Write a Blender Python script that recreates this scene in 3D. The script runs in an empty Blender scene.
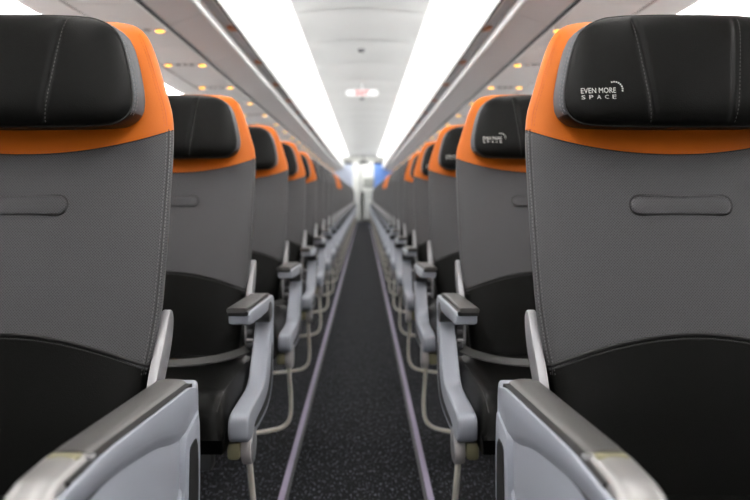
import bpy, bmesh, math, random
from mathutils import Vector, Matrix
random.seed(7)
SC = bpy.context.scene
COL = SC.collection
PI = math.pi

# ---------------------------------------------------------------- camera
CAMX, CAMH = 0.023, 0.88
cd = bpy.data.cameras.new('camera'); cam = bpy.data.objects.new('camera', cd); COL.objects.link(cam)
cam.location = (CAMX, 0, CAMH); cam.rotation_euler = (PI/2, 0, 0)
cd.sensor_width = 36; cd.lens = 36.1
cd.shift_x = 11/750; cd.shift_y = -54/750
cd.clip_start = 0.02; cd.clip_end = 100
cd.dof.use_dof = True; cd.dof.focus_distance = 1.22; cd.dof.aperture_fstop = 4.2
SC.camera = cam
# ---------------------------------------------------------------- world and lights
w = bpy.data.worlds.new('world'); SC.world = w; w.use_nodes = True
w.node_tree.nodes['Background'].inputs[0].default_value = (0.9, 0.95, 1, 1)
w.node_tree.nodes['Background'].inputs[1].default_value = 0.1
SC.view_settings.view_transform = 'Standard'; SC.view_settings.look = 'None'
SC.view_settings.exposure = 0.0; SC.view_settings.gamma = 1; SC.view_settings.use_curve_mapping = False
Y0, Y1 = -2.6, 24.0          # cabin ends
NROW = 26; REF = 1.146; PITCH = 0.90

def area(name, loc, rot, sx, sy, power, color=(1, 1, 1)):
    l = bpy.data.lights.new(name, 'AREA'); l.shape = 'RECTANGLE'; l.size = sx; l.size_y = sy
    l.energy = power; l.color = color
    o = bpy.data.objects.new(name, l); COL.objects.link(o); o.location = loc; o.rotation_euler = rot
    return o
COVE_W = 10.0; SIDE_W = 11.0
# cove lights along the top of the bins, shining up and across onto the ceiling
for s in (-1, 1):
    y = Y0 + 0.1
    while y < Y1:
        L = min(5.2, Y1 - y)
        area('cove_light', (s*0.665, y + L/2, CAMH + 1.155), (0, math.radians(s*102), 0), 0.08, L, COVE_W*L, (1, .98, .96))
        area('sidewall_light', (s*1.37, y + L/2, CAMH + 0.765), (0, math.radians(-s*75), 0), 0.05, L, SIDE_W*L, (1, .98, .96))
        y += L

# ---------------------------------------------------------------- materials
def srgb(r, g, b):
    f = lambda c: (c/255/12.92) if c/255 <= .04045 else ((c/255+.055)/1.055)**2.4
    return (f(r), f(g), f(b), 1)
def mat(name, color, rough=.5, metal=0, bump=None, emis=None, estr=0, coat=0, spec=.5, var=0, vscale=30):
    m = bpy.data.materials.new(name); m.use_nodes = True
    nt = m.node_tree; b = nt.nodes['Principled BSDF']
    b.inputs['Base Color'].default_value = color
    b.inputs['Roughness'].default_value = rough; b.inputs['Metallic'].default_value = metal
    b.inputs['Coat Weight'].default_value = coat; b.inputs['Specular IOR Level'].default_value = spec
    if emis: b.inputs['Emission Color'].default_value = emis; b.inputs['Emission Strength'].default_value = estr
    tc = nt.nodes.new('ShaderNodeTexCoord')
    if var or bump:
        n = nt.nodes.new('ShaderNodeTexNoise'); n.inputs['Scale'].default_value = vscale; n.inputs['Detail'].default_value = 6
        nt.links.new(tc.outputs['Object'], n.inputs['Vector'])
    if var:
        mx = nt.nodes.new('ShaderNodeMixRGB'); mx.blend_type = 'MULTIPLY'; mx.inputs[0].default_value = var
        mx.inputs[1].default_value = color; nt.links.new(n.outputs['Fac'], mx.inputs[2])
        nt.links.new(mx.outputs[0], b.inputs['Base Color'])
    if bump:
        n2 = nt.nodes.new('ShaderNodeTexVoronoi'); n2.inputs['Scale'].default_value = bump[0]
        nt.links.new(tc.outputs['Object'], n2.inputs['Vector'])
        bp = nt.nodes.new('ShaderNodeBump'); bp.inputs['Strength'].default_value = bump[1]; bp.inputs['Distance'].default_value = bump[2]
        nt.links.new(n2.outputs['Distance'], bp.inputs['Height']); nt.links.new(bp.outputs[0], b.inputs['Normal'])
    return m
def perforated(name, color, rough):
    m = mat(name, color, rough, spec=.25); nt = m.node_tree; b = nt.nodes['Principled BSDF']
    tc = nt.nodes['Texture Coordinate']
    vo = nt.nodes.new('ShaderNodeVectorMath'); vo.operation = 'MULTIPLY'; vo.inputs[1].default_value = (1, 0, 1)
    nt.links.new(tc.outputs['Object'], vo.inputs[0])
    v = nt.nodes.new('ShaderNodeTexVoronoi'); v.inputs['Scale'].default_value = 330; v.inputs['Randomness'].default_value = .12
    v.voronoi_dimensions = '3D'
    rot = nt.nodes.new('ShaderNodeMapping'); rot.inputs['Rotation'].default_value = (0, math.radians(45), 0)
    nt.links.new(vo.outputs[0], rot.inputs['Vector']); nt.links.new(rot.outputs[0], v.inputs['Vector'])
    r = nt.nodes.new('ShaderNodeMapRange'); r.inputs[1].default_value = .18; r.inputs[2].default_value = .38
    r.inputs[3].default_value = .25; r.inputs[4].default_value = 1
    nt.links.new(v.outputs['Distance'], r.inputs[0])
    mx = nt.nodes.new('ShaderNodeMixRGB'); mx.blend_type = 'MULTIPLY'; mx.inputs[0].default_value = .75; mx.inputs[1].default_value = color
    nt.links.new(r.outputs[0], mx.inputs[2]); nt.links.new(mx.outputs[0], b.inputs['Base Color'])
    bp = nt.nodes.new('ShaderNodeBump'); bp.inputs['Strength'].default_value = .5; bp.inputs['Distance'].default_value = .0006
    nt.links.new(r.outputs[0], bp.inputs['Height']); nt.links.new(bp.outputs[0], b.inputs['Normal'])
    return m
M = {
 'grey': perforated('grey_perforated_leather', srgb(77, 77, 79), .5),
 'orange': mat('orange_leather', srgb(196, 100, 11), .5, spec=.3, bump=(500, .25, .0005)),
 'black': mat('black_leather', srgb(13, 13, 12), .43, spec=.12, bump=(600, .3, .0005)),
 'blackc': mat('black_cushion_leather', srgb(12, 12, 11), .36, spec=.1, bump=(600, .3, .0005)),
 'gusset': mat('grey_blue_gusset', srgb(72, 76, 81), .55, spec=.3, bump=(400, .3, .0005)),
 'thread': mat('pale_thread', srgb(108, 108, 108), .7),
 'threadd': mat('dark_thread', srgb(66, 65, 64), .7),
 'othread': mat('orange_thread', srgb(190, 90, 20), .7),
 'seam': mat('dark_seam', srgb(24, 24, 24), .6),
 'shell': mat('back_shell_plastic', srgb(60, 60, 62), .5),
 'plastic': mat('blue_grey_plastic', srgb(156, 161, 171), .45, bump=(900, .15, .0004)),
 'pad': mat('grey_arm_pad', srgb(82, 81, 80), .42, metal=.2, bump=(700, .3, .0004)),
 'silver': mat('silver_cap', srgb(160, 159, 158), .4, metal=.6),
 'bracket': mat('aluminium', srgb(165, 165, 168), .4, metal=.5),
 'rubber': mat('black_rubber', srgb(16, 16, 17), .6),
 'darkp': mat('dark_grey_plastic', srgb(66, 67, 70), .45),
 'olive': mat('olive_brass_latch', srgb(150, 146, 116), .4, metal=.4),
 'tube': mat('cream_steel_tube', srgb(240, 236, 224), .4),
 'belt': mat('grey_webbing', srgb(66, 66, 65), .7, bump=(900, .5, .0005)),
 'white': mat('white_panel', srgb(246, 246, 245), .5),
 'ceil': mat('ceiling_panel', srgb(190, 192, 192), .6),
 'bin': mat('grey_bin_underside', srgb(238, 233, 233), .5),
 'psu': mat('grey_service_panel', srgb(240, 236, 236), .5),
 'psud': mat('service_panel_detail', srgb(190, 186, 186), .5),
 'lip': mat('white_bin_edge', srgb(244, 244, 244), .4),
 'strip': mat('grey_latch_strip', srgb(200, 200, 204), .4),
 'latch': mat('latch_painted_reflection', srgb(190, 112, 60), .4),  # reflection of the orange seats painted in as a brown base colour
 'glow': mat('amber_reading_light', srgb(255, 190, 90), .4, emis=srgb(255, 176, 50), estr=4.0),
 'lamp': mat('white_sign_light', srgb(150, 150, 150), .5, emis=(1, 1, 1, 1), estr=.75),
 'red': mat('red_letters', srgb(200, 84, 84), .5),
 'lilac': mat('lilac_floor_strip', srgb(168, 158, 184), .5, var=.25, vscale=40),
 'blue': mat('blue_partition', srgb(105, 145, 215), .5),
 'pale': mat('pale_partition', srgb(190, 198, 215), .5),
 'header': mat('dark_header', srgb(34, 34, 38), .6, spec=.2),
 'galley': mat('galley_panel', srgb(226, 226, 220), .4),
 'galleyd': mat('galley_metal', srgb(150, 152, 145), .4, metal=.3),
 'logo': mat('silver_print', srgb(205, 205, 200), .5),
}
def carpet():
    m = bpy.data.materials.new('speckled_carpet'); m.use_nodes = True; nt = m.node_tree; b = nt.nodes['Principled BSDF']
    b.inputs['Roughness'].default_value = .95; b.inputs['Specular IOR Level'].default_value = .15
    tc = nt.nodes.new('ShaderNodeTexCoord')
    mp = nt.nodes.new('ShaderNodeMapping'); mp.inputs['Scale'].default_value = (1, .28, 1)
    nt.links.new(tc.outputs['Object'], mp.inputs['Vector'])
    n = nt.nodes.new('ShaderNodeTexNoise'); n.inputs['Scale'].default_value = 170; n.inputs['Detail'].default_value = 3
    nt.links.new(mp.outputs[0], n.inputs['Vector'])
    r = nt.nodes.new('ShaderNodeValToRGB'); r.color_ramp.elements[0].position = .56; r.color_ramp.elements[0].color = srgb(13, 14, 17)
    r.color_ramp.elements[1].position = .76; r.color_ramp.elements[1].color = srgb(118, 122, 134)
    nt.links.new(n.outputs['Fac'], r.inputs[0])
    n2 = nt.nodes.new('ShaderNodeTexNoise'); n2.inputs['Scale'].default_value = 5; n2.inputs['Detail'].default_value = 4
    nt.links.new(tc.outputs['Object'], n2.inputs['Vector'])
    mx = nt.nodes.new('ShaderNodeMixRGB'); mx.blend_type = 'ADD'; mx.inputs[0].default_value = .006
    nt.links.new(r.outputs[0], mx.inputs[1]); nt.links.new(n2.outputs['Fac'], mx.inputs[2])
    nt.links.new(mx.outputs[0], b.inputs['Base Color'])
    bp = nt.nodes.new('ShaderNodeBump'); bp.inputs['Strength'].default_value = .6; bp.inputs['Distance'].default_value = .003
    nt.links.new(n.outputs['Fac'], bp.inputs['Height']); nt.links.new(bp.outputs[0], b.inputs['Normal'])
    return m
M['carpet'] = carpet()

# ---------------------------------------------------------------- mesh helpers
def obj(name, bm, m, parent=None, smooth=True, recalc=True):
    if recalc: bmesh.ops.recalc_face_normals(bm, faces=bm.faces)
    me = bpy.data.meshes.new(name); bm.to_mesh(me); bm.free()
    me.materials.append(M[m] if isinstance(m, str) else m)
    if smooth: me.polygons.foreach_set('use_smooth', [True]*len(me.polygons))
    if smooth:
        try: me.set_sharp_from_angle(angle=math.radians(40))
        except Exception: pass
    o = bpy.data.objects.new(name, me); COL.objects.link(o); o.parent = parent
    return o
def tag(o, label=None, cat=None, group=None, kind=None):
    if label: o['label'] = label
    if cat: o['category'] = cat
    if group: o['group'] = group
    if kind: o['kind'] = kind
    return o
def empty(name, loc):
    o = bpy.data.objects.new(name, None); COL.objects.link(o); o.location = loc; o.empty_display_size = .05
    return o
def copy_tree(o, parent=None):
    c = o.copy(); COL.objects.link(c); c.parent = parent
    for ch in list(o.children): copy_tree(ch, c)
    return c
def box(bm, x0, x1, y0, y1, z0, z1, bev=0, seg=2):
    x0, x1 = min(x0, x1), max(x0, x1)
    b2 = bmesh.new()
    v = [b2.verts.new((x, y, z)) for x in (x0, x1) for y in (y0, y1) for z in (z0, z1)]
    for f in ((0,1,3,2), (4,6,7,5), (0,4,5,1), (2,3,7,6), (0,2,6,4), (1,5,7,3)): b2.faces.new([v[i] for i in f])
    if bev: bmesh.ops.bevel(b2, geom=list(b2.edges), offset=bev, segments=seg, affect='EDGES', profile=.5)
    merge(bm, b2)
def merge(bm, b2):
    me = bpy.data.meshes.new('tmp'); b2.to_mesh(me); b2.free(); bm.from_mesh(me); bpy.data.meshes.remove(me)
def smooth_poly(pts, it=2):
    for _ in range(it):
        q = []
        for i in range(len(pts)):
            a, b = pts[i], pts[(i+1) % len(pts)]
            q.append(tuple(a[k]*.75+b[k]*.25 for k in range(2))); q.append(tuple(a[k]*.25+b[k]*.75 for k in range(2)))
        pts = q
    return pts
def prism(bm, prof, x0, x1, bev=0, seg=2, axis='x'):
    """extrude a (y,z) profile between x0 and x1; rims bevelled"""
    b2 = bmesh.new()
    P = (lambda t, a, b: (t, a, b)) if axis == 'x' else ((lambda t, a, b: (a, t, b)) if axis == 'y' else (lambda t, a, b: (a, b, t)))
    A = [b2.verts.new(P(x0, a, b)) for a, b in prof]; B = [b2.verts.new(P(x1, a, b)) for a, b in prof]
    n = len(prof)
    b2.faces.new(A); b2.faces.new(B[::-1])
    for i in range(n): b2.faces.new((A[i], B[i], B[(i+1) % n], A[(i+1) % n]))
    bmesh.ops.recalc_face_normals(b2, faces=b2.faces)
    if bev:
        es = [e for e in b2.edges if len([f for f in e.link_faces if len(f.verts) == n and n > 4]) == 1]
        bmesh.ops.bevel(b2, geom=es if n > 4 else list(b2.edges), offset=bev, segments=seg, affect='EDGES', profile=.5, clamp_overlap=True)
    big = [f for f in b2.faces if len(f.verts) > 4]
    bmesh.ops.triangulate(b2, faces=big)
    merge(bm, b2)
def catmull(pts, n=8):
    out = []
    for i in range(len(pts)-1):
        p0 = Vector(pts[max(i-1, 0)]); p1 = Vector(pts[i]); p2 = Vector(pts[i+1]); p3 = Vector(pts[min(i+2, len(pts)-1)])
        for k in range(n):
            t = k/n
            out.append(.5*((2*p1)+(p2-p0)*t+(2*p0-5*p1+4*p2-p3)*t*t+(3*p1-p0-3*p2+p3)*t**3))
    out.append(Vector(pts[-1])); return out
def tube(bm, pts, r, sides=10, closed=False):
    pts = [Vector(p) for p in pts]; n = len(pts); rings = []
    up = None
    for i, p in enumerate(pts):
        d = (pts[min(i+1, n-1)]-pts[max(i-1, 0)]).normalized()
        if up is None:
            up = Vector((0, 0, 1)) if abs(d.z) < .9 else Vector((0, 1, 0))
        a = (up - d*up.dot(d)).normalized(); b = d.cross(a); up = a
        rings.append([bm.verts.new(p + (a*math.cos(t)+b*math.sin(t))*r) for t in [2*PI*k/sides for k in range(sides)]])
    for i in range(n-1):
        for k in range(sides):
            bm.faces.new((rings[i][k], rings[i][(k+1) % sides], rings[i+1][(k+1) % sides], rings[i+1][k]))
    bm.faces.new(rings[0]); bm.faces.new(rings[-1][::-1])
def stitches(bm, pts, ln=.0042, gap=.0026, r=.0008):
    """short thread dashes along a polyline"""
    pts = [Vector(p) for p in pts]; acc = 0; seg = []
    tot = [0]
    for i in range(1, len(pts)): tot.append(tot[-1]+(pts[i]-pts[i-1]).length)
    def at(s):
        for i in range(1, len(pts)):
            if tot[i] >= s:
                t = (s-tot[i-1])/max(tot[i]-tot[i-1], 1e-9); return pts[i-1].lerp(pts[i], t)
        return pts[-1]
    s = 0
    while s+ln < tot[-1]:
        tube(bm, [at(s), at(s+ln)], r, 4); s += ln+gap
def interp(tab, x):
    if x <= tab[0][0]: return tab[0][1]
    for (a, b), (c, d) in zip(tab, tab[1:]):
        if x <= c:
            t = (x-a)/(c-a); return b+(d-b)*t
    return tab[-1][1]
def sinterp(tab, x):
    """smooth (Catmull) table lookup"""
    if x <= tab[0][0]: return tab[0][1]
    if x >= tab[-1][0]: return tab[-1][1]
    for i in range(len(tab)-1):
        a, c = tab[i], tab[i+1]
        if x <= c[0]:
            t = (x-a[0])/(c[0]-a[0]); h = c[0]-a[0]
            m0 = (c[1]-tab[i-1][1])/(c[0]-tab[i-1][0]) if i else (c[1]-a[1])/h
            m1 = (tab[i+2][1]-a[1])/(tab[i+2][0]-a[0]) if i+2 < len(tab) else (c[1]-a[1])/h
            return (2*t**3-3*t*t+1)*a[1]+(t**3-2*t*t+t)*h*m0+(-2*t**3+3*t*t)*c[1]+(t**3-t*t)*h*m1

# ---------------------------------------------------------------- structure
def slab_profile(bm, prof, y0, y1):
    """open sheet with thickness from an (x,z) profile list (outer then inner)"""
    prism(bm, prof, y0, y1, 0, axis='y')
def sheet(pts, th):
    """thicken an open (x,z) polyline upward/outward by th"""
    n = len(pts); off = []
    for i, p in enumerate(pts):
        a = Vector(pts[max(i-1, 0)]); b = Vector(pts[min(i+1, n-1)]); d = (b-a).normalized(); off.append((p[0]-d.y*th, p[1]+d.x*th))
    return list(pts)+off[::-1]
H = CAMH
bm = bmesh.new(); box(bm, -1.9, 1.9, Y0, 27, -.06, 0); tag(obj('floor', bm, 'carpet', smooth=False), kind='structure')
# centre ceiling panels, each bowed a little, 1.05 m long
bm = bmesh.new(); y = Y0 + .1
seamY = 5.15 - 8*1.05
while seamY < 23.6:
    b2 = bmesh.new(); nx, ny = 16, 8; a, b = seamY+.007, seamY+1.05-.007
    for side in (0, 1):
        g = [[b2.verts.new((-.455+.91*i/nx, a+(b-a)*j/ny, H+1.25 + .026*math.sin(PI*j/ny)*(1-(2*i/nx-1)**4) + .035*(1-(2*i/nx-1)**2) + side*.02)) for j in range(ny+1)] for i in range(nx+1)]
        for i in range(nx):
            for j in range(ny): b2.faces.new((g[i][j], g[i+1][j], g[i+1][j+1], g[i][j+1]))
    merge(bm, b2); seamY += 1.05
tag(obj('ceiling', bm, 'ceil', recalc=False), kind='structure')
# curved cove panels each side of it and cabin crown above
for s, nm in ((-1, 'ceiling'), (1, 'ceiling')):
    pr = [(s*x, z) for x, z in [(.450, H+1.2495), (.52, H+1.262), (.60, H+1.262), (.68, H+1.245), (.74, H+1.20), (.77, H+1.13)]]
    q = [tuple(p) for p in catmull([(a, b, 0) for a, b in pr], 4)]; q = [(a, b) for a, b, c in q]
    bm = bmesh.new(); slab_profile(bm, sheet(q, .02*(-s)*-1 if s > 0 else -.02), Y0, Y1)
    tag(obj('ceiling', bm, 'white'), kind='structure')
# side walls
for s, nm in ((-1, 'wall_left'), (1, 'wall_right')):
    pr = [(s*1.40, H+.80), (s*1.56, H+.66), (s*1.72, H+.42), (s*1.82, H+.1), (s*1.85, H-.2), (s*1.84, H-.5), (s*1.80, H-.88)]
    q = [(a, b) for a, b, c in [tuple(p) for p in catmull([(a, b, 0) for a, b in pr], 4)]]
    bm = bmesh.new(); slab_profile(bm, sheet(q, -.03 if s < 0 else .03), Y0, Y1)
    tag(obj(nm, bm, 'white'), kind='structure')
# front bulkhead behind the camera, hull crown over the bins, end wall
bm = bmesh.new(); box(bm, -1.9, 1.9, Y0-.05, Y0, 0, 2.3); tag(obj('wall_front_unseen', bm, 'white', smooth=False), kind='structure')
bm = bmesh.new(); box(bm, -1.9, 1.9, 26.2, 26.25, 0, 2.3); tag(obj('wall_back', bm, 'galley', smooth=False), kind='structure')
bm = bmesh.new(); box(bm, -1.9, 1.9, Y0-.05, 26.25, H+1.34, H+1.40); tag(obj('ceiling', bm, 'white', smooth=False), kind='structure')

for s in (-1, 1):
    bm = bmesh.new(); box(bm, s*.36, s*1.88, -.12, -.08, 0, 1.62, .01); tag(obj('wall_front_unseen', bm, 'darkp', smooth=False), kind='structure')  # unseen partitions, added to keep light off the lower seat fronts
# lilac floor strips
for s, side in ((-1, 'left'), (1, 'right')):
    bm = bmesh.new(); box(bm, s*.208, s*.226, Y0+.2, Y1-.3, 0, .004, .001)
    t = tag(obj('floor_path_strip', bm, 'lilac', smooth=False), 'long lilac path marking strip on the carpet along the %s edge of the aisle' % side, 'floor strip')
    bm = bmesh.new(); box(bm, s*.198, s*.207, Y0+.2, Y1-.3, 0, .003); obj('strip_edge', bm, 'darkp', t, smooth=False)

# ---------------------------------------------------------------- seat
TAN = .2126
WTAB = [(-.50, .198), (-.27, .214), (-.21, .222), (-.155, .227), (0, .23), (.09, .2295), (.13, .225), (.165, .2135), (.205, .200), (.245, .184), (.268, .168), (.282, .146), (.288, .12)]
TOPH = .288
def wid(h): return sinterp(WTAB, h)
def thick(h):
    t = .042 + .02*max(0, min(1, (-h+.1)/.4))
    if h > TOPH-.05:
        k = (h-(TOPH-.05))/.05; t *= math.sqrt(max(.03, 1-k*k))
    return t
def ring_pt(th, h, grow=0):
    """th: -PI..PI, 0 = front centre, +-PI/2 sides, PI back"""
    w_, t = wid(h)+grow, thick(h)+grow
    s_, c_ = math.sin(th), math.cos(th)
    x = w_*math.copysign(abs(s_)**.55, s_)
    y = -t*math.copysign(abs(c_)**.38, c_)
    yc = h*TAN + .045
    u = abs(x)/max(w_, .01)
    lower = max(0, min(1, (-h-.1)/.25))
    if c_ > 0: y += -.010*math.cos(u*PI/2) + lower*0.0
    d = min(1, max(0, (t-(y if c_ < 0 else y))/(2*t)))   # 1 front .. 0 back
    x *= 1-.11*(1-d)
    return Vector((x, yc+y, H+h))
def seam_top(x): return .063+.042*min(1, abs(x)/.2296)**2.1
def seam_low(x): return -.199-.054*min(1, abs(x)/.22)**1.9
BOT = -.50
def body_patch(name, lo, hi, nlev, m, parent, cap=False, NR=96):
    bm = bmesh.new(); rings = []
    ths = [-PI+2*PI*k/NR for k in range(NR)]
    for j in range(nlev+1):
        t = j/nlev; r = []
        for th in ths:
            x = .229*math.copysign(abs(math.sin(th))**.55, math.sin(th))
            a, b = lo(x), hi(x); h = a+(b-a)*t
            if cap: h = a+(b-a)*math.sin(t*PI/2)
            r.append(bm.verts.new(ring_pt(th, h)))
        rings.append(r)
    for j in range(nlev):
        for k in range(NR): bm.faces.new((rings[j][k], rings[j][(k+1) % NR], rings[j+1][(k+1) % NR], rings[j+1][k]))
    if cap:
        f = bm.faces.new(rings[-1]); bmesh.ops.triangulate(bm, faces=[f])
    else: pass
    return obj(name, bm, m, parent)
def on_front(x, h, out=.0):
    """point on the front face of the backrest"""
    w_ = wid(h); u = max(-.9999, min(.9999, x/w_)); s_ = math.copysign(abs(u)**(1/.55), u); th = math.asin(s_)
    p = ring_pt(th, h); p.y -= out; return p

# headrest outline (x half width by height)
HTAB = [(.104, .150), (.1055, .168), (.110, .180), (.118, .190), (.131, .1965), (.15, .197), (.17, .194), (.20, .187), (.23, .178), (.25, .168), (.262, .156), (.270, .142), (.2745, .128), (.2775, .10), (.279, .05)]
def head_outline():
    R = [(x-.016, .1015+(h-.1015)*.965) for h, x in HTAB]
    L = [(-x, h) for x, h in reversed(R)]
    bot = [(-.10, .1025), (-.05, .1018), (0, .1015), (.05, .1018), (.10, .1025)]
    return R + [(0, .2730)] + L + bot
def resample(poly, n):
    P = [Vector((a, b, 0)) for a, b in poly]; P.append(P[0]); L = [0]
    for i in range(1, len(P)): L.append(L[-1]+(P[i]-P[i-1]).length)
    out = []; j = 1
    for k in range(n):
        s = L[-1]*k/n
        while L[j] < s: j += 1
        t = (s-L[j-1])/max(L[j]-L[j-1], 1e-9); out.append(P[j-1].lerp(P[j], t))
    for _ in range(2):
        out = [(out[i-1]+out[i]*2+out[(i+1) % n])/4 for i in range(n)]
    return [(p.x, p.y) for p in out]
HO = resample(head_outline(), 260); HC = (0, .19)
def crease_x(h): return .055+(h-.10)/.18*.022
def head_y(x, h, s):
    """front surface y at (x,h); s = 0 centre .. 1 rim"""
    dome = .026*(1-s**5)**.6 if s < 1 else 0
    g = 0
    for sg in (-1, 1): g += .0035*math.exp(-((x-sg*crease_x(h))/.005)**2)
    return (h)*TAN - .066 - dome + g*min(1, (1-s)*8)
def head_s(x, h):
    """invert: radial fraction of a point inside the outline"""
    a = math.atan2(h-HC[1], x-HC[0]); d = math.hypot(x-HC[0], h-HC[1]); best = None; bd = 9
    for p in HO:
        b = math.atan2(p[1]-HC[1], p[0]-HC[0]); dd = abs((a-b+PI) % (2*PI)-PI)
        if dd < bd: bd = dd; best = p
    return min(1, d/math.hypot(best[0]-HC[0], best[1]-HC[1]))
def build_logo(parent):
    def text_mesh(body, x0, x1, h0, h1):
        c = bpy.data.curves.new('t', 'FONT'); c.body = body; c.size = 1; c.resolution_u = 2
        c.space_character = 1.0
        o = bpy.data.objects.new('t', c); COL.objects.link(o); bpy.context.view_layer.update()
        me = bpy.data.meshes.new_from_object(o.evaluated_get(bpy.context.evaluated_depsgraph_get()))
        bpy.data.objects.remove(o); bpy.data.curves.remove(c)
        b2 = bmesh.new(); b2.from_mesh(me); bpy.data.meshes.remove(me)
        xs = [v.co.x for v in b2.verts]; ys = [v.co.y for v in b2.verts]
        for v in b2.verts:
            v.co.x = x0+(v.co.x-min(xs))/(max(xs)-min(xs))*(x1-x0); v.co.y = h0+(v.co.y-min(ys))/(max(ys)-min(ys))*(h1-h0)
        return b2
    bm = bmesh.new()
    merge(bm, text_mesh('EVEN MORE', -.161, -.113, .1490, .1570))
    for i, ch in enumerate('SPACE'):
        xa = -.161+i*.0107; merge(bm, text_mesh(ch, xa, xa+.0054, .1404, .1462))
    for k in range(8):      # ring of small dashes round the last letters
        a = math.radians(108-k*17); cx, ch = -.1145, .1543; ca, sa = math.cos(a), math.sin(a)
        r0, r1, t = .0102, .0122, .0011
        q = [(r0, -t), (r1, -t), (r1, t), (r0, t)]
        vs = [bm.verts.new((cx+ca*r-sa*tt, ch+sa*r+ca*tt, 0)) for r, tt in q]; bm.faces.new(vs)
    for v in bm.verts:
        x, h = v.co.x, v.co.y; v.co = (x, head_y(x, h, head_s(x, h))-.0013, H+h)
    o = obj('printed_logo', bm, 'logo', parent, smooth=False, recalc=False)
    o['label'] = 'small silver lettering reading EVEN MORE SPACE with an arc of dashes'
    return o

def make_seat(a, orange, first, logo):
    """a: +1 when the aisle lies to the seat's +x side, -1 otherwise"""
    root = empty('aircraft_seat', (0, 0, 0))
    NR = 96
    # ---- backrest
    up = body_patch('backrest', seam_low, seam_top, 22, 'grey', root)
    lo = body_patch('lower_backrest', lambda x: BOT, seam_low, 12, 'black', root); lo['label'] = 'black lower part of the backrest'
    co = body_patch('headrest_surround', seam_top, lambda x: TOPH, 18, 'orange' if orange else 'grey', root, cap=True)
    co['label'] = 'orange leather surround of the headrest' if orange else 'grey leather surround of the headrest'
    # piping along the lower seam
    for off, r, mm in ((0, .0028, 'seam'),):
        bm = bmesh.new(); pts = []
        for k in range(61):
            x = -.2185+.437*k/60; pts.append(on_front(x, seam_low(x)+off, -.0004))
        tube(bm, pts, r, 8)
        obj('piping', bm, mm, up); bm = bmesh.new()
        pts = []
        for k in range(61):
            x = -.2185+.437*k/60; pts.append(on_front(x, seam_low(x)-.006, -.0004))
        tube(bm, pts, .0012, 6); obj('piping', bm, mm, up)
    bm = bmesh.new(); pts = [on_front(-.226+.452*k/80, seam_top(-.226+.452*k/80), -.0006) for k in range(81)]
    tube(bm, pts, .0012, 6); obj('piping', bm, 'seam', co)
    bm = bmesh.new(); pts = [on_front(-.224+.448*k/80, seam_top(-.224+.448*k/80)+.004, .0001) for k in range(81)]
    stitches(bm, pts, .0035, .0028, .0006); obj('stitching', bm, 'othread' if orange else 'threadd', co)
    bm = bmesh.new()
    for dz in (.005,):
        pts = [on_front(-.215+.43*k/80, seam_low(-.215+.43*k/80)+dz, .0001) for k in range(81)]; stitches(bm, pts, .003, .0025, .0005)
    obj('stitching', bm, 'threadd', up)
    # side seams with pale thread
    for sg in (-1, 1):
        b1 = bmesh.new(); b2 = bmesh.new(); b3 = bmesh.new()
        lin = lambda h, o: on_front(sg*(wid(h)-o), h, .0002)
        hs = [-.26+(.105+.26)*k/60 for k in range(61)]
        tube(b2, [lin(h, .0095)+Vector((0, .0006, 0)) for h in hs], .0009, 6)
        stitches(b1, [lin(h, .0065) for h in hs], .0034, .0024, .0008)
        stitches(b1, [lin(h, .0125) for h in hs], .0030, .0030, .0004)
        hs = [.11+(.262-.11)*k/40 for k in range(41)]
        tube(b3, [lin(h, .012)+Vector((0, .0006, 0)) for h in hs], .0008, 6)
        stitches(b3, [lin(h, .016) for h in hs], .0035, .0028, .0006)
        obj('stitching', b1, 'thread', up); obj('piping', b2, 'seam', up); obj('stitching', b3, 'othread' if orange else 'threadd', co)
    # stitched lozenge
    def loz(R, Lh, n=14):
        o_ = []
        for k in range(n+1): t = -PI/2+PI*k/n; o_.append((Lh+R*math.cos(t), R*math.sin(t)))
        for k in range(n+1): t = PI/2+PI*k/n; o_.append((-Lh+R*math.cos(t), R*math.sin(t)))
        return o_
    bm = bmesh.new(); rs = []
    for R, ou in ((.0142, -.002), (.0138, .0012), (.0120, .0034), (.008, .0045), (.002, .0048)):
        rs.append([bm.verts.new(on_front(x, -.014+h, ou)) for x, h in loz(R, .062)])
    n = len(rs[0])
    for i in range(len(rs)-1):
        for k in range(n): bm.faces.new((rs[i][k], rs[i][(k+1) % n], rs[i+1][(k+1) % n], rs[i+1][k]))
    bm.faces.new(rs[-1]); bmesh.ops.triangulate(bm, faces=[f for f in bm.faces if len(f.verts) > 4])
    tk = obj('raised_panel', bm, 'grey', root); tk['label'] = 'long raised rounded panel stitched across the backrest'
    bm = bmesh.new(); q = loz(.0152, .062); q.append(q[0]); tube(bm, [on_front(x, -.014+h, -.0006) for x, h in q], .0013, 6); obj('piping', bm, 'seam', tk)
    bm = bmesh.new(); q = loz(.0128, .062); q.append(q[0]); stitches(bm, [on_front(x, -.014+h, .0032) for x, h in q], .003, .0026, .0005); obj('stitching', bm, 'threadd', tk)
    # ---- headrest
    bm = bmesh.new(); S = [1, .997, .99, .975, .96]+[.96-.92*k/60 for k in range(1, 61)]
    rs = []
    for s_ in S:
        r = []
        for (x, h) in HO:
            X, Hh = HC[0]+(x-HC[0])*s_, HC[1]+(h-HC[1])*s_; r.append(bm.verts.new((X, head_y(X, Hh, s_), H+Hh)))
        rs.append(r)
    n = len(HO)
    for i in range(len(rs)-1):
        for k in range(n): bm.faces.new((rs[i][k], rs[i][(k+1) % n], rs[i+1][(k+1) % n], rs[i+1][k]))
    bm.faces.new(rs[-1]); bmesh.ops.triangulate(bm, faces=[f for f in bm.faces if len(f.verts) > 4])
    hd = obj('headrest', bm, 'black', root)
    bm = bmesh.new(); rs = []
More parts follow.
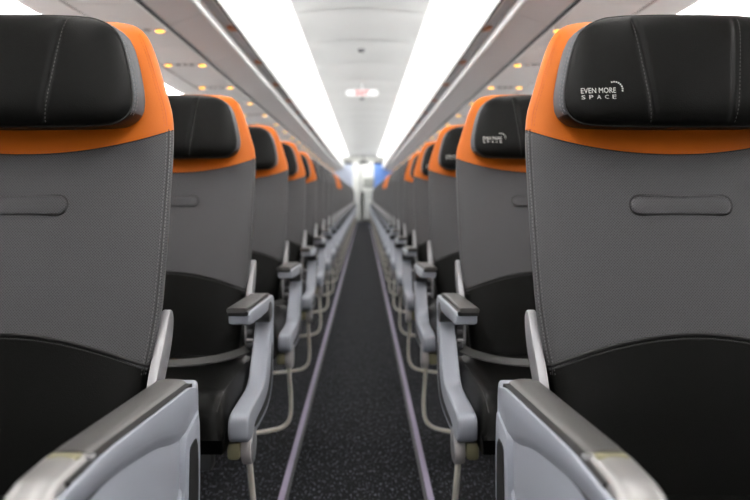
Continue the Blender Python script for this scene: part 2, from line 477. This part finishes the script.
    for gy, sc in ((0, 1.0), (.004, 1.008), (.014, 1.018), (.030, 1.025), (.048, 1.025), (.062, 1.005), (.080, .95)):
        rs.append([bm.verts.new((x*sc, h*TAN-.066+gy, H+HC[1]+(h-HC[1])*(1+(sc-1)*(1.0 if h > HC[1] else .2)))) for x, h in HO])
    bk_ = bmesh.new()
    for i in range(len(rs)-1):
        for k in range(n):
            f = (rs[i][k], rs[i][(k+1) % n], rs[i+1][(k+1) % n], rs[i+1][k])
            if HO[k][1] < .122: bk_.faces.new([bk_.verts.new(v.co) for v in f])
            else: bm.faces.new(f)
    bmesh.ops.remove_doubles(bk_, verts=bk_.verts, dist=1e-6)
    bmesh.ops.delete(bm, geom=[v for v in bm.verts if not v.link_faces], context='VERTS')
    obj('headrest_underside', bk_, 'black', hd)
    gs = obj('headrest_edge_band', bm, 'gusset', hd); gs['label'] = 'stitched grey band round the edge of the headrest'
    bm = bmesh.new()
    tube(bm, [(x*1.003, h*TAN-.0665, H+HC[1]+(h-HC[1])*1.003) for x, h in HO+HO[:1]], .0014, 6)
    obj('piping', bm, 'seam', hd)
    bm = bmesh.new()
    for gy, sc in ((.006, 1.0125), (.014, 1.0195)):
        stitches(bm, [(x*sc, h*TAN-.066+gy, H+HC[1]+(h-HC[1])*(1+(sc-1)*(1.0 if h > HC[1] else .2))) for x, h in HO+HO[:1] if h > .12], .0036, .003, .0008)
    obj('stitching', bm, 'thread', hd)
    for sg in (-1, 1):
        bm = bmesh.new(); pts = []
        for k in range(40):
            h = .107+(.272-.107)*k/39; x = sg*(crease_x(h)+.005); pts.append((x, head_y(x, h, head_s(x, h))-.0002, H+h))
        stitches(bm, pts, .0032, .0028, .0006); obj('stitching', bm, 'threadd', hd)
    if logo: build_logo(hd)
    # ---- rear shell and tray back
    bm = bmesh.new()
    prof = [(-.19, .40), (.19, .40), (.2, .9), (.185, 1.05), (.15, 1.10), (-.15, 1.10), (-.185, 1.05), (-.2, .9)]
    b2 = bmesh.new(); prism(b2, smooth_poly(prof, 2), .085, .112, .006, axis='y')
    for v in b2.verts: v.co.y += (v.co.z-H)*TAN + .03*max(0, (H-.1-v.co.z)/.4)
    merge(bm, b2); obj('back_shell', bm, 'shell', root)
    # ---- seat cushion
    bm = bmesh.new(); NX, NY = 50, 60; top = {}
    def ctop(u, v):
        """u -1..1 across, v 0 (front)..1 (back)"""
        x = u*(.2385+.001*math.sin(PI*v)-.004*max(0, 1-v/.08)**2); t_ = 1-v; y = -.040-.475*(1-(1-t_)**1.0)
        edge = min(.995, max(0, abs(u)-.80)/.20)
        z = .470-.004*v-.040*(1-math.sqrt(1-edge**2))+.006*(1-u*u)*math.sin(PI*v)
        if v < .17: k = min(.995, 1-v/.17); z -= .060*(1-math.sqrt(1-k*k)); y += -.0+.012*k*k*0
        return Vector((x, y, z))
    g = [[bm.verts.new(ctop(-1+2*i/NX, j/NY)) for j in range(NY+1)] for i in range(NX+1)]
    for i in range(NX):
        for j in range(NY): bm.faces.new((g[i][j], g[i+1][j], g[i+1][j+1], g[i][j+1]))
    rim = [g[i][0] for i in range(NX+1)]+[g[NX][j] for j in range(1, NY+1)]+[g[i][NY] for i in range(NX-1, -1, -1)]+[g[0][j] for j in range(NY-1, 0, -1)]
    low = [bm.verts.new((v.co.x*.985, max(v.co.y, -.505), .350)) for v in rim]; n = len(rim)
    mid = [bm.verts.new((v.co.x*1.008, v.co.y-(.010 if v.co.y < -.50 else 0), .385)) for v in rim]
    for k in range(n):
        bm.faces.new((rim[k], rim[(k+1) % n], mid[(k+1) % n], mid[k])); bm.faces.new((mid[k], mid[(k+1) % n], low[(k+1) % n], low[k]))
    f = bm.faces.new(low); bmesh.ops.triangulate(bm, faces=[f])
    cu = obj('seat_cushion', bm, 'blackc', root)
    for sg in (-1, 1):
        bm = bmesh.new()
        pts = [ctop(sg*.93, .03+.9*k/50)+Vector((0, 0, .0004)) for k in range(51)]; tube(bm, pts, .0012, 6); obj('piping', bm, 'seam', cu)
    bm = bmesh.new(); box(bm, -.205, .205, -.49, -.03, .345, .375, .006); box(bm, -.205, .205, -.47, -.43, .30, .35, .01); box(bm, -.205, .205, -.16, -.12, .30, .35, .01)
    obj('seat_frame', bm, 'darkp', root)
    # ---- seat belt across the cushion
    bm = bmesh.new(); c = catmull([(a*.236, -.09, .490), (a*.212, -.15, .482), (a*.165, -.24, .484), (a*.11, -.295, .488), (a*.03, -.31, .488)], 8)
    rA = []
    for i, p in enumerate(c):
        d = (c[min(i+1, len(c)-1)]-c[max(i-1, 0)]).normalized(); nn = Vector((-d.y, d.x, 0)).normalized()
        if nn.y > 0: nn = -nn
        tilt = Vector((0, 0, -.010))
        rA.append([bm.verts.new(p+nn*.011+tilt*.25), bm.verts.new(p-nn*.011-tilt*.8), bm.verts.new(p-nn*.011-tilt*.8+Vector((0, 0, .003))), bm.verts.new(p+nn*.011+tilt*.25+Vector((0, 0, .003)))])
    for i in range(len(rA)-1):
        for k in range(4): bm.faces.new((rA[i][k], rA[i][(k+1) % 4], rA[i+1][(k+1) % 4], rA[i+1][k]))
    bm.faces.new(rA[0]); bm.faces.new(rA[-1][::-1])
    be = obj('seat_belt', bm, 'belt', root)
    bm = bmesh.new(); box(bm, -a*.035, a*.035, -.335, -.285, .481, .498, .005); box(bm, -a*.025, a*.015, -.330, -.290, .496, .504, .003)
    bk = obj('buckle', bm, 'bracket', be); bk['label'] = 'metal belt buckle'
    # ---- metal bracket beside the backrest
    bm = bmesh.new()
    pr = [(.00, .715), (.018, .718), (.03, .70), (.012, .655), (-.03, .615), (-.05, .57), (-.052, .50), (-.10, .50), (-.095, .58), (-.07, .635), (-.025, .68)]
    pr = [(y, z-.012) for y, z in pr]; prism(bm, smooth_poly(pr, 2), a*.213, a*.227, .003)
    br = obj('side_bracket', bm, 'bracket', root); br['label'] = 'curved aluminium bracket beside the backrest'
    # ---- side frame towards the aisle
    OX, IX = .285, .243
    bm = bmesh.new()
    pr = [(-.09, .60), (-.112, .575), (-.122, .54), (-.185, .475), (-.235, .432), (-.30, .426), (-.47, .430), (-.497, .424), (-.503, .405), (-.500, .372), (-.46, .364), (-.30, .352), (-.16, .352), (-.085, .385), (-.065, .44), (-.060, .52), (-.058, .60), (-.07, .622)]
    sx0, sx1 = a*IX, a*OX
    prism(bm, smooth_poly(pr, 2), sx0, sx1, .006, 3)
    sf = obj('side_frame', bm, 'plastic', root); sf['label'] = 'blue-grey curved side frame towards the aisle'
    bm = bmesh.new()
    pr = [(-.42, .375), (-.25, .366), (-.15, .375), (-.10, .42), (-.092, .50), (-.105, .50), (-.125, .435), (-.17, .398), (-.26, .386), (-.40, .388)]
    prism(bm, smooth_poly(pr, 2), a*(OX-.002), a*(OX+.0012), 0)
    obj('recess', bm, 'rubber', sf)
    # latches and fittings seen between cushion and side frame
    bm = bmesh.new(); box(bm, a*.222, a*.242, -.125, -.10, .47, .60, .004)
    for z in (.50, .53, .56): prism(bm, [(-.128+.010*math.cos(t*PI/6), z+.010*math.sin(t*PI/6)) for t in range(12)], a*.225, a*.242, .002)
    obj('hinge_fittings', bm, 'darkp', sf)
    bm = bmesh.new()
    for z in (.515,): prism(bm, [(-.140+.006*math.cos(t*PI/6), z+.004*math.sin(t*PI/6)) for t in range(12)], a*.226, a*.241, .001)
    obj('hinge_pins', bm, 'bracket', sf)
    if first:
        # wide fixed armrest that holds the folded tray
        HT = lambda y: .616+.027*min(1, max(0, (-.086-y)/.36))
        ys = [-.09-.47*k/14 for k in range(15)]
        bm = bmesh.new()
        topc = [(y, HT(y)) for y in ys]
        topc[0] = (-.080, .600); topc.insert(1, (-.086, .611))
        low_ = [(-.575, .625), (-.585, .60), (-.585, .42), (-.50, .372), (-.25, .36), (-.12, .40), (-.085, .45), (-.079, .56)]
        prism(bm, [(y, z-.012) for y, z in topc]+low_, a*.240, a*.281, .002)
        ar = obj('tray_armrest', bm, 'plastic', root); ar['label'] = 'wide solid armrest with blue-grey panel that holds the folded tray'
        bm = bmesh.new()   # raised upper shell whose lower edge arcs over the recessed panel
        arc = [(-.60, .625), (-.575, .632), (-.45, .627), (-.35, .614), (-.27, .600), (-.20, .582), (-.155, .573), (-.13, .560), (-.082, .556)]
        arc = [(p[0], p[1]) for p in catmull([(p_[0], p_[1], 0) for p_ in arc[1:]], 5)]
        prism(bm, topc+[(-.575, .640)]+arc, a*.2815, a*.2865, .0015, 2)
        st = []
        for y, z in arc: st.append([bm.verts.new((a*xx, y, z+dz)) for xx, dz in ((.2866, .001), (.2862, -.002), (.2845, -.007), (.2822, -.012), (.2810, -.015))])
        for i in range(len(st)-1):
            for k in range(4): bm.faces.new((st[i][k], st[i][k+1], st[i+1][k+1], st[i+1][k]))
        obj('upper_shell', bm, 'plastic', ar)
        bm = bmesh.new()   # shaped rear column
        pr = [(-.165, .44), (-.160, .555), (-.150, .566), (-.10, .572), (-.078, .578), (-.072, .50), (-.078, .42), (-.10, .385), (-.17, .36)]
        prism(bm, smooth_poly(pr, 1), a*.270, a*.290, .003); cl = obj('rear_column', bm, 'plastic', ar)
        bm = bmesh.new(); pr = [(-.148, .40), (-.143, .535), (-.135, .545), (-.098, .545), (-.092, .50), (-.095, .43), (-.12, .39)]
        prism(bm, smooth_poly(pr, 1), a*.288, a*.2915, 0); obj('recess', bm, 'rubber', cl)
        bm = bmesh.new(); prism(bm, [(y, HT(y)+.0005) for y in ys[:-1]]+[(y, HT(y)-.03) for y in reversed(ys[:-1])], a*.270, a*.2818, .0)
        obj('black_liner', bm, 'rubber', ar)
        def crown(x0, x1, ya, yb, lift, nseg, nx=10, drop=.03):
            b = bmesh.new(); g = []; xa_ = x0
            for j in range(nseg+1):
                y = ya+(yb-ya)*j/nseg; row = []; x0 = xa_+a*.010*min(1.15, max(0, (-.088-y)/.38))
                row.append(b.verts.new((x0, y, HT(y)+lift-drop)))
                for i in range(nx+1):
                    t = i/nx; e = 1-(abs(2*t-1))**6; row.append(b.verts.new((x0+(x1-x0)*t, y, HT(y)+lift-.006*(1-e)+.003*math.sin(PI*t))))
                row.append(b.verts.new((x1, y, HT(y)+lift-drop))); g.append(row)
            m_ = len(g[0])
            for j in range(nseg):
                for i in range(m_): b.faces.new((g[j][i], g[j][(i+1) % m_], g[j+1][(i+1) % m_], g[j+1][i]))
            b.faces.new(g[0]); b.faces.new(g[-1][::-1]); bmesh.ops.triangulate(b, faces=[f for f in b.faces if len(f.verts) > 4])
            return b
        pd = obj('arm_pad', crown(a*.2245, a*.2755, -.084, -.462, .003, 16), 'pad', ar); pd['label'] = 'textured grey top pad'
        b = crown(a*.2235, a*.2775, -.472, -.56, .004, 10)
        for v in b.verts:
            if v.co.y < -.53: v.co.z -= (-.53-v.co.y)**2*12
        cp = obj('end_cap', b, 'silver', ar); cp['label'] = 'silver front cap of the armrest'
        bm = bmesh.new(); box(bm, a*.2395, a*.2775, -.560-.03, -.559, .55, .634, .012, 3); obj('cap_front', bm, 'silver', cp)
        bm = bmesh.new(); box(bm, a*.2375, a*.2785, -.4725, -.461, .61, .6465, .002); obj('cap_rim', bm, 'silver', cp)
        bm = bmesh.new(); box(bm, a*.2425, a*.271, -.485, -.470, .63, .6500, .002); lt = obj('latch', bm, 'olive', cp); lt['label'] = 'small olive coloured tray latch'
        bm = bmesh.new(); box(bm, a*.272, a*.2795, -.4725, -.462, .61, .6465, .001); obj('hinge_stub', bm, 'bracket', ar)
    else:
        bm = bmesh.new()
        pr = [(-.478, .636), (-.476, .618), (-.45, .612), (-.35, .606), (-.29, .602), (-.22, .600), (-.15, .598), (-.115, .592), (-.070, .585), (-.062, .60), (-.066, .618), (-.085, .627), (-.18, .631), (-.30, .636), (-.42, .640), (-.468, .642)]
        pr = [(y, z-.005) for y, z in pr]; prism(bm, pr, a*.240, a*.286, .005, 3)
        ar = obj('armrest', bm, 'plastic', root); ar['label'] = 'blue-grey aisle armrest'
        def slabtop(x0, x1, z0, z1, ya, yb):
            b = bmesh.new(); ns = 14
            P = []
            for k in range(ns+1):
                y = ya+(yb-ya)*k/ns; k2 = max(0, (y+.17)/.10)
                P.append((y, .6355-(.014)*(y+.478)/.40-.010*max(0, k2)**2))
            prof = [(y, z+z1) for y, z in P]+[(y, z+z0) for y, z in reversed(P)]
            prism(b, prof, x0, x1, .0035, 3); return b
        obj('black_liner', slabtop(a*.2375, a*.2815, -.006, .003, -.480, -.078), 'rubber', ar)
        pd = obj('arm_pad', slabtop(a*.2365, a*.2775, .001, .011, -.482, -.082), 'pad', ar); pd['label'] = 'textured grey top pad'
        bm = bmesh.new(); prism(bm, [(-.148+.034*math.cos(t*PI/12), .588+.026*math.sin(t*PI/12)) for t in range(24)], a*.246, a*.2885, .004)
        dk = obj('pivot_cover', bm, 'shell', ar); dk['label'] = 'dark round pivot cover'
    # ---- pod under the side frame
    bm = bmesh.new(); prism(bm, [(-.418+.042*math.cos(t*PI/14), .342+.040*math.sin(t*PI/14)) for t in range(28)], a*.262, a*.284, .004)
    po = obj('joint_cover', bm, 'psud', root)
    bm = bmesh.new(); prism(bm, [(-.418+.036*math.cos(t*PI/14), .342+.034*math.sin(t*PI/14)) for t in range(28)], a*.283, a*.286, .001); obj('joint_disc', bm, 'bracket', po)
    bm = bmesh.new(); box(bm, a*.234, a*.262, -.465, -.40, .322, .360, .008); lt = obj('joint_block', bm, 'olive', po); lt['label'] = 'olive metal block under the side frame'
    # ---- luggage bar and legs
    bm = bmesh.new()
    c = [(a*.262, -.36, .345), (a*.264, -.33, .25), (a*.267, -.305, .16), (a*.262, -.30, .100), (a*.238, -.305, .070), (a*.19, -.325, .062), (a*.10, -.36, .060), (0, -.38, .060), (-a*.16, -.38, .060)]
    tube(bm, catmull(c, 6), .0068, 10); obj('luggage_bar', bm, 'tube', root)
    for (yt, yb) in ((-.46, -.42), (-.14, -.10)):
        bm = bmesh.new(); tube(bm, [(-a*.05, yt, .33), (-a*.05, (yt+yb)/2, .17), (-a*.05, yb, .02)], .016, 12); box(bm, -a*.05-.03, -a*.05+.03, yb-.04, yb+.04, 0, .025, .004)
        obj('leg', bm, 'darkp', root)
    return root

ORD = ['nearest', 'second', 'third', 'fourth', 'fifth', 'sixth', 'seventh', 'eighth', 'ninth', 'tenth', 'eleventh', 'twelfth', 'thirteenth', 'fourteenth', 'fifteenth', 'sixteenth', 'seventeenth', 'eighteenth', 'nineteenth', 'twentieth', 'twenty-first', 'twenty-second', 'twenty-third', 'twenty-fourth', 'twenty-fifth', 'last', 'rearmost']
orange_rows = {0, 1, 2, 3, 4, 9, 10}
protos = {}
for s, side in ((-1, 'left'), (1, 'right')):
    for i in range(NROW):
        key = (s, i in orange_rows, i == 0)
        if key in protos: r = copy_tree(protos[key])
        else:
            r = protos[key] = make_seat(-s, key[1], key[2], key[1])
        r.location = (s*.5, REF+PITCH*i, 0)
        if i == 0:
            lab = 'nearest %s seat, grey and black leather with orange surround and wide solid tray armrest' % side
        elif i == 1:
            lab = 'second seat back on the %s, orange surround, belt lying across its black cushion' % side
        elif i in orange_rows and i < 5:
            lab = '%s seat back on the %s of the aisle, grey with orange headrest surround' % (ORD[i], side)
        elif i in orange_rows:
            lab = 'far %s-hand seat with orange surround, %s one beyond the all-grey seats' % (side, 'first' if i == 9 else 'second')
        elif i == NROW-1:
            lab = 'grey seat in front of the rear partition, very last on the %s of the aisle' % side
        else:
            lab = '%s seat back on the %s of the aisle, all grey without orange, blurred by distance' % (ORD[i], side)
        tag(r, lab, 'seat', 'seats on the %s of the aisle' % side)

# middle seats of the nearest rows, beside the aisle seats
for s, side in ((-1, 'left'), (1, 'right')):
    for i in range(4):
        r = copy_tree(protos[(s, True, False)]); r.location = (s*1.03, REF+PITCH*i, 0)
        tag(r, 'middle seat hidden behind and beside the %s aisle seat on the %s' % (ORD[i], side), 'seat', 'middle seats of the nearest rows')

# ---------------------------------------------------------------- overhead bins
def make_bin(s, L):
    root = empty('overhead_bin', (0, 0, 0))
    g = .003
    bm = bmesh.new()     # door, bulging towards the aisle
    pr = [(.628, H+.865), (.612, H+.92), (.606, H+.99), (.614, H+1.06), (.640, H+1.12), (.67, H+1.145)]
    q = [(p.x, p.y) for p in catmull([(x, z, 0) for x, z in pr], 4)]
    prof = q+[(x+.02, z) for x, z in reversed(q)]
    prism(bm, [(s*x, z) for x, z in prof], g, L-g, 0, axis='y'); obj('door', bm, 'white', root)
    bm = bmesh.new()     # box behind and grey underside
    prism(bm, [(s*x, z) for x, z in [(.71, H+.828), (.86, H+.775), (1.38, H+.80), (1.38, H+1.10), (.70, H+1.14)]], g, L-g, 0, axis='y')
    obj('body', bm, 'bin', root, smooth=False)
    bm = bmesh.new(); prism(bm, [(s*x, z) for x, z in [(.632, H+.872), (.705, H+.872), (.705, H+.886), (.632, H+.886)]], g, L-g, 0, axis='y')
    st = obj('latch_strip', bm, 'strip', root, smooth=False)
    bm = bmesh.new(); prism(bm, [(s*x, z) for x, z in [(.624, H+.858), (.632, H+.856), (.634, H+.868), (.626, H+.868)]], g, L-g, 0, axis='y')
    obj('shadow_gap', bm, 'rubber', st, smooth=False)
    bm = bmesh.new(); prism(bm, [(s*x, z) for x, z in [(.698, H+.871), (.694, H+.856), (.694, H+.826), (.700, H+.821), (.712, H+.826), (.715, H+.871)]], 0, L, 0, axis='y')
    obj('edge_trim', bm, 'lip', root)
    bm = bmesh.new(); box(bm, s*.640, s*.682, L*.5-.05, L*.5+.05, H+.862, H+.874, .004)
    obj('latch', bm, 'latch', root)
    return root
BL = .98
for s, side in ((-1, 'left'), (1, 'right')):
    p = make_bin(s, BL); first = True; k = 0
    y = 3.90-BL*.5-2*BL
    bm = bmesh.new(); prism(bm, [(s*x, z) for x, z in [(.628, H+.865), (.70, H+.828), (.86, H+.775), (1.32, H+.765), (1.38, H+1.10), (.67, H+1.145), (.606, H+.99)]], Y0, y-.005, 0, axis='y')
    tag(obj('ceiling', bm, 'bin', smooth=False), kind='structure')  # unseen nearest bins as one plain body, kept for its effect on light
    while y < Y1-.6:
        o = p if first else copy_tree(p); first = False
        o.location = (0, y, 0)
        lab = '%s overhead bin on the %s counted from the camera, white door over grey underside' % (ORD[k], side); k += 1
        tag(o, lab, 'overhead bin', 'overhead bins on the %s' % side); y += BL

# ---------------------------------------------------------------- passenger service panels
def make_psu(s):
    root = empty('service_panel', (0, 0, 0)); L = PITCH
    bm = bmesh.new(); box(bm, s*.872, s*1.146, -L/2+.003, L/2-.003, H+.758, H+.772, .002)
    obj('panel', bm, 'psu', root, smooth=False)
    bm = bmesh.new(); box(bm, s*1.152, s*1.325, -L/2, L/2, H+.752, H+.768, .002)
    obj('outer_panel', bm, 'psu', root, smooth=False)
    bm = bmesh.new(); box(bm, s*.858, s*.871, -L/2, L/2, H+.764, H+.775); box(bm, s*1.147, s*1.151, -L/2, L/2, H+.760, H+.77)
    obj('joint_strip', bm, 'header', root, smooth=False)
    def disc(bm, x, y, r, z0, z1): prism(bm, [(x+r*math.cos(t*PI/10), y+r*math.sin(t*PI/10)) for t in range(20)], z0, z1, .002, axis='z')
    for x, y in ((.905, 0), (1.10, 0)):
        bm = bmesh.new(); disc(bm, s*x, y, .026, H+.750, H+.760); rl = obj('reading_light', bm, 'psud', root)
        bm = bmesh.new(); disc(bm, s*x, y, .019, H+.746, H+.755); lb = obj('bulb', bm, 'glow', rl); lb['label'] = 'glowing amber lamp'
    for x in (.965, 1.003, 1.042):
        bm = bmesh.new(); disc(bm, s*x, 0, .016, H+.747, H+.760); obj('air_nozzle', bm, 'psud', root)
    return root
for s, side in ((-1, 'left'), (1, 'right')):
    p = make_psu(s); z0 = 3.42; k = 0
    for i in range(-2, 23):
        o = p if i == -2 else copy_tree(p); o.location = (0, z0+PITCH*i, 0)
        lab = '%s grey service panel with amber reading lights under the %s bins, counted from the camera' % (ORD[k], side); k += 1
        tag(o, lab, 'service panel', 'service panels under the %s bins' % side)

# ---------------------------------------------------------------- ceiling fittings
t = empty('ceiling_exit_sign', (0, 8.75, H+1.255))
def stad(w_, h_, n=10):
    r = h_/2; L = w_/2-r
    return [(L+r*math.cos(-PI/2+PI*k/n), r*math.sin(-PI/2+PI*k/n)) for k in range(n+1)]+[(-L+r*math.cos(PI/2+PI*k/n), r*math.sin(PI/2+PI*k/n)) for k in range(n+1)]
bm = bmesh.new(); prism(bm, [(x, z-.055) for x, z in stad(.38, .075)], -.012, .012, .004, axis='y'); obj('sign_panel', bm, 'lamp', t)
bm = bmesh.new(); box(bm, -.01, .01, .0, .01, -.03, .05, .003); obj('mount', bm, 'ceil', t)
c = bpy.data.curves.new('txt', 'FONT'); c.body = 'EXIT'; c.size = .075; c.offset = .003; c.align_x = 'CENTER'; c.extrude = .001
o = bpy.data.objects.new('txt', c); COL.objects.link(o); bpy.context.view_layer.update()
me = bpy.data.meshes.new_from_object(o.evaluated_get(bpy.context.evaluated_depsgraph_get())); bpy.data.objects.remove(o)
me.transform(Matrix.Translation((0, -.016, -.081)) @ Matrix.Rotation(PI/2, 4, 'X')); me.materials.clear(); me.materials.append(M['red'])
o = bpy.data.objects.new('sign_letters', me); COL.objects.link(o); o.parent = t
tag(t, 'small glowing white rounded sign with red centre hanging from middle of the ceiling', 'sign')
for y, lab in ((6.6, 'small dark round speaker in the ceiling panel nearer than the glowing sign'), (9.9, 'small dark round speaker in the ceiling just beyond the glowing sign')):
    bm = bmesh.new(); prism(bm, [(.03*math.cos(k*PI/10), y+.03*math.sin(k*PI/10)) for k in range(20)], H+1.262, H+1.29, .003, axis='z')
    tag(obj('ceiling_speaker', bm, 'darkp'), lab, 'speaker')

# ---------------------------------------------------------------- rear of the cabin
for s, side, mm, desc in ((-1, 'left', 'pale', 'pale blue-grey'), (1, 'right', 'blue', 'bright blue')):
    t = empty('partition', (0, Y1, 0))
    bm = bmesh.new(); box(bm, s*.34, s*1.8, 0, .05, 0.01, 1.96, .01); obj('panel', bm, mm, t, smooth=False)
    bm = bmesh.new(); box(bm, s*.34, s*.60, -.03, .05, 1.90, 1.975, .005); obj('header', bm, 'header', t, smooth=False)
    tag(t, '%s partition wall at the far end, %s of the aisle' % (desc, side), 'partition')
t = empty('galley_cupboard', (-.1, 25.9, 0))
bm = bmesh.new(); box(bm, -.55, .0, -.2, .25, .01, 2.05, .01); obj('body', bm, 'galley', t, smooth=False)
bm = bmesh.new(); box(bm, -.53, -.02, -.215, -.2, .95, 2.0, .005); d = obj('door', bm, 'galley', t, smooth=False)
bm = bmesh.new(); box(bm, -.07, -.05, -.235, -.215, 1.3, 1.5, .003); obj('handle', bm, 'galleyd', d)
bm = bmesh.new(); box(bm, -.53, -.02, -.215, -.2, .08, .9, .005); obj('door', bm, 'galley', t, smooth=False)
bm = bmesh.new(); box(bm, -.02, .03, -.22, -.2, 0.01, 2.05, .003); obj('edge_post', bm, 'galleyd', t, smooth=False)
tag(t, 'tall white galley cupboard at the far end, left of the middle', 'cupboard')
t = empty('galley_oven_unit', (.0, 25.9, 0))
bm = bmesh.new(); box(bm, -.06, .5, -.2, .25, 1.02, 2.05, .01); obj('body', bm, 'galley', t, smooth=False)
bm = bmesh.new(); box(bm, 0, .42, -.22, -.2, 1.15, 1.5, .01); obj('oven_door', bm, 'galleyd', t, smooth=False)
bm = bmesh.new(); box(bm, -.06, .5, -.26, .25, .98, 1.02, .005); obj('counter', bm, 'galleyd', t, smooth=False)
tag(t, 'white galley unit with grey oven door at the far end, right of the middle', 'galley unit')
t = empty('galley_cart', (.18, 25.75, 0))
bm = bmesh.new(); box(bm, -.15, .15, -.15, .3, .08, .96, .01); obj('body', bm, 'galley', t, smooth=False)
bm = bmesh.new(); box(bm, -.11, .11, -.18, -.15, .84, .87, .005); obj('handle', bm, 'galleyd', t)
for x in (-.12, .12):
    bm = bmesh.new(); prism(bm, [(-.1+.04*math.cos(k*PI/8), .04+.04*math.sin(k*PI/8)) for k in range(16)], x-.012, x+.012, 0); obj('wheel', bm, 'rubber', t)
tag(t, 'white trolley standing under the counter at the far end', 'trolley')
t = empty('exit_sign', (0, Y1-.05, 0))
bm = bmesh.new(); box(bm, -.15, .15, 0, .05, 1.90, 1.99, .008); obj('housing', bm, 'header', t)
bm = bmesh.new(); box(bm, -.02, .02, .01, .04, 1.98, H+1.27, .002); obj('mount', bm, 'header', t)
tag(t, 'small dark sign box hanging over the far end of the aisle', 'sign')
area('galley_light', (0, 24.5, H+1.18), (math.radians(50), 0, 0), .9, .3, 22)
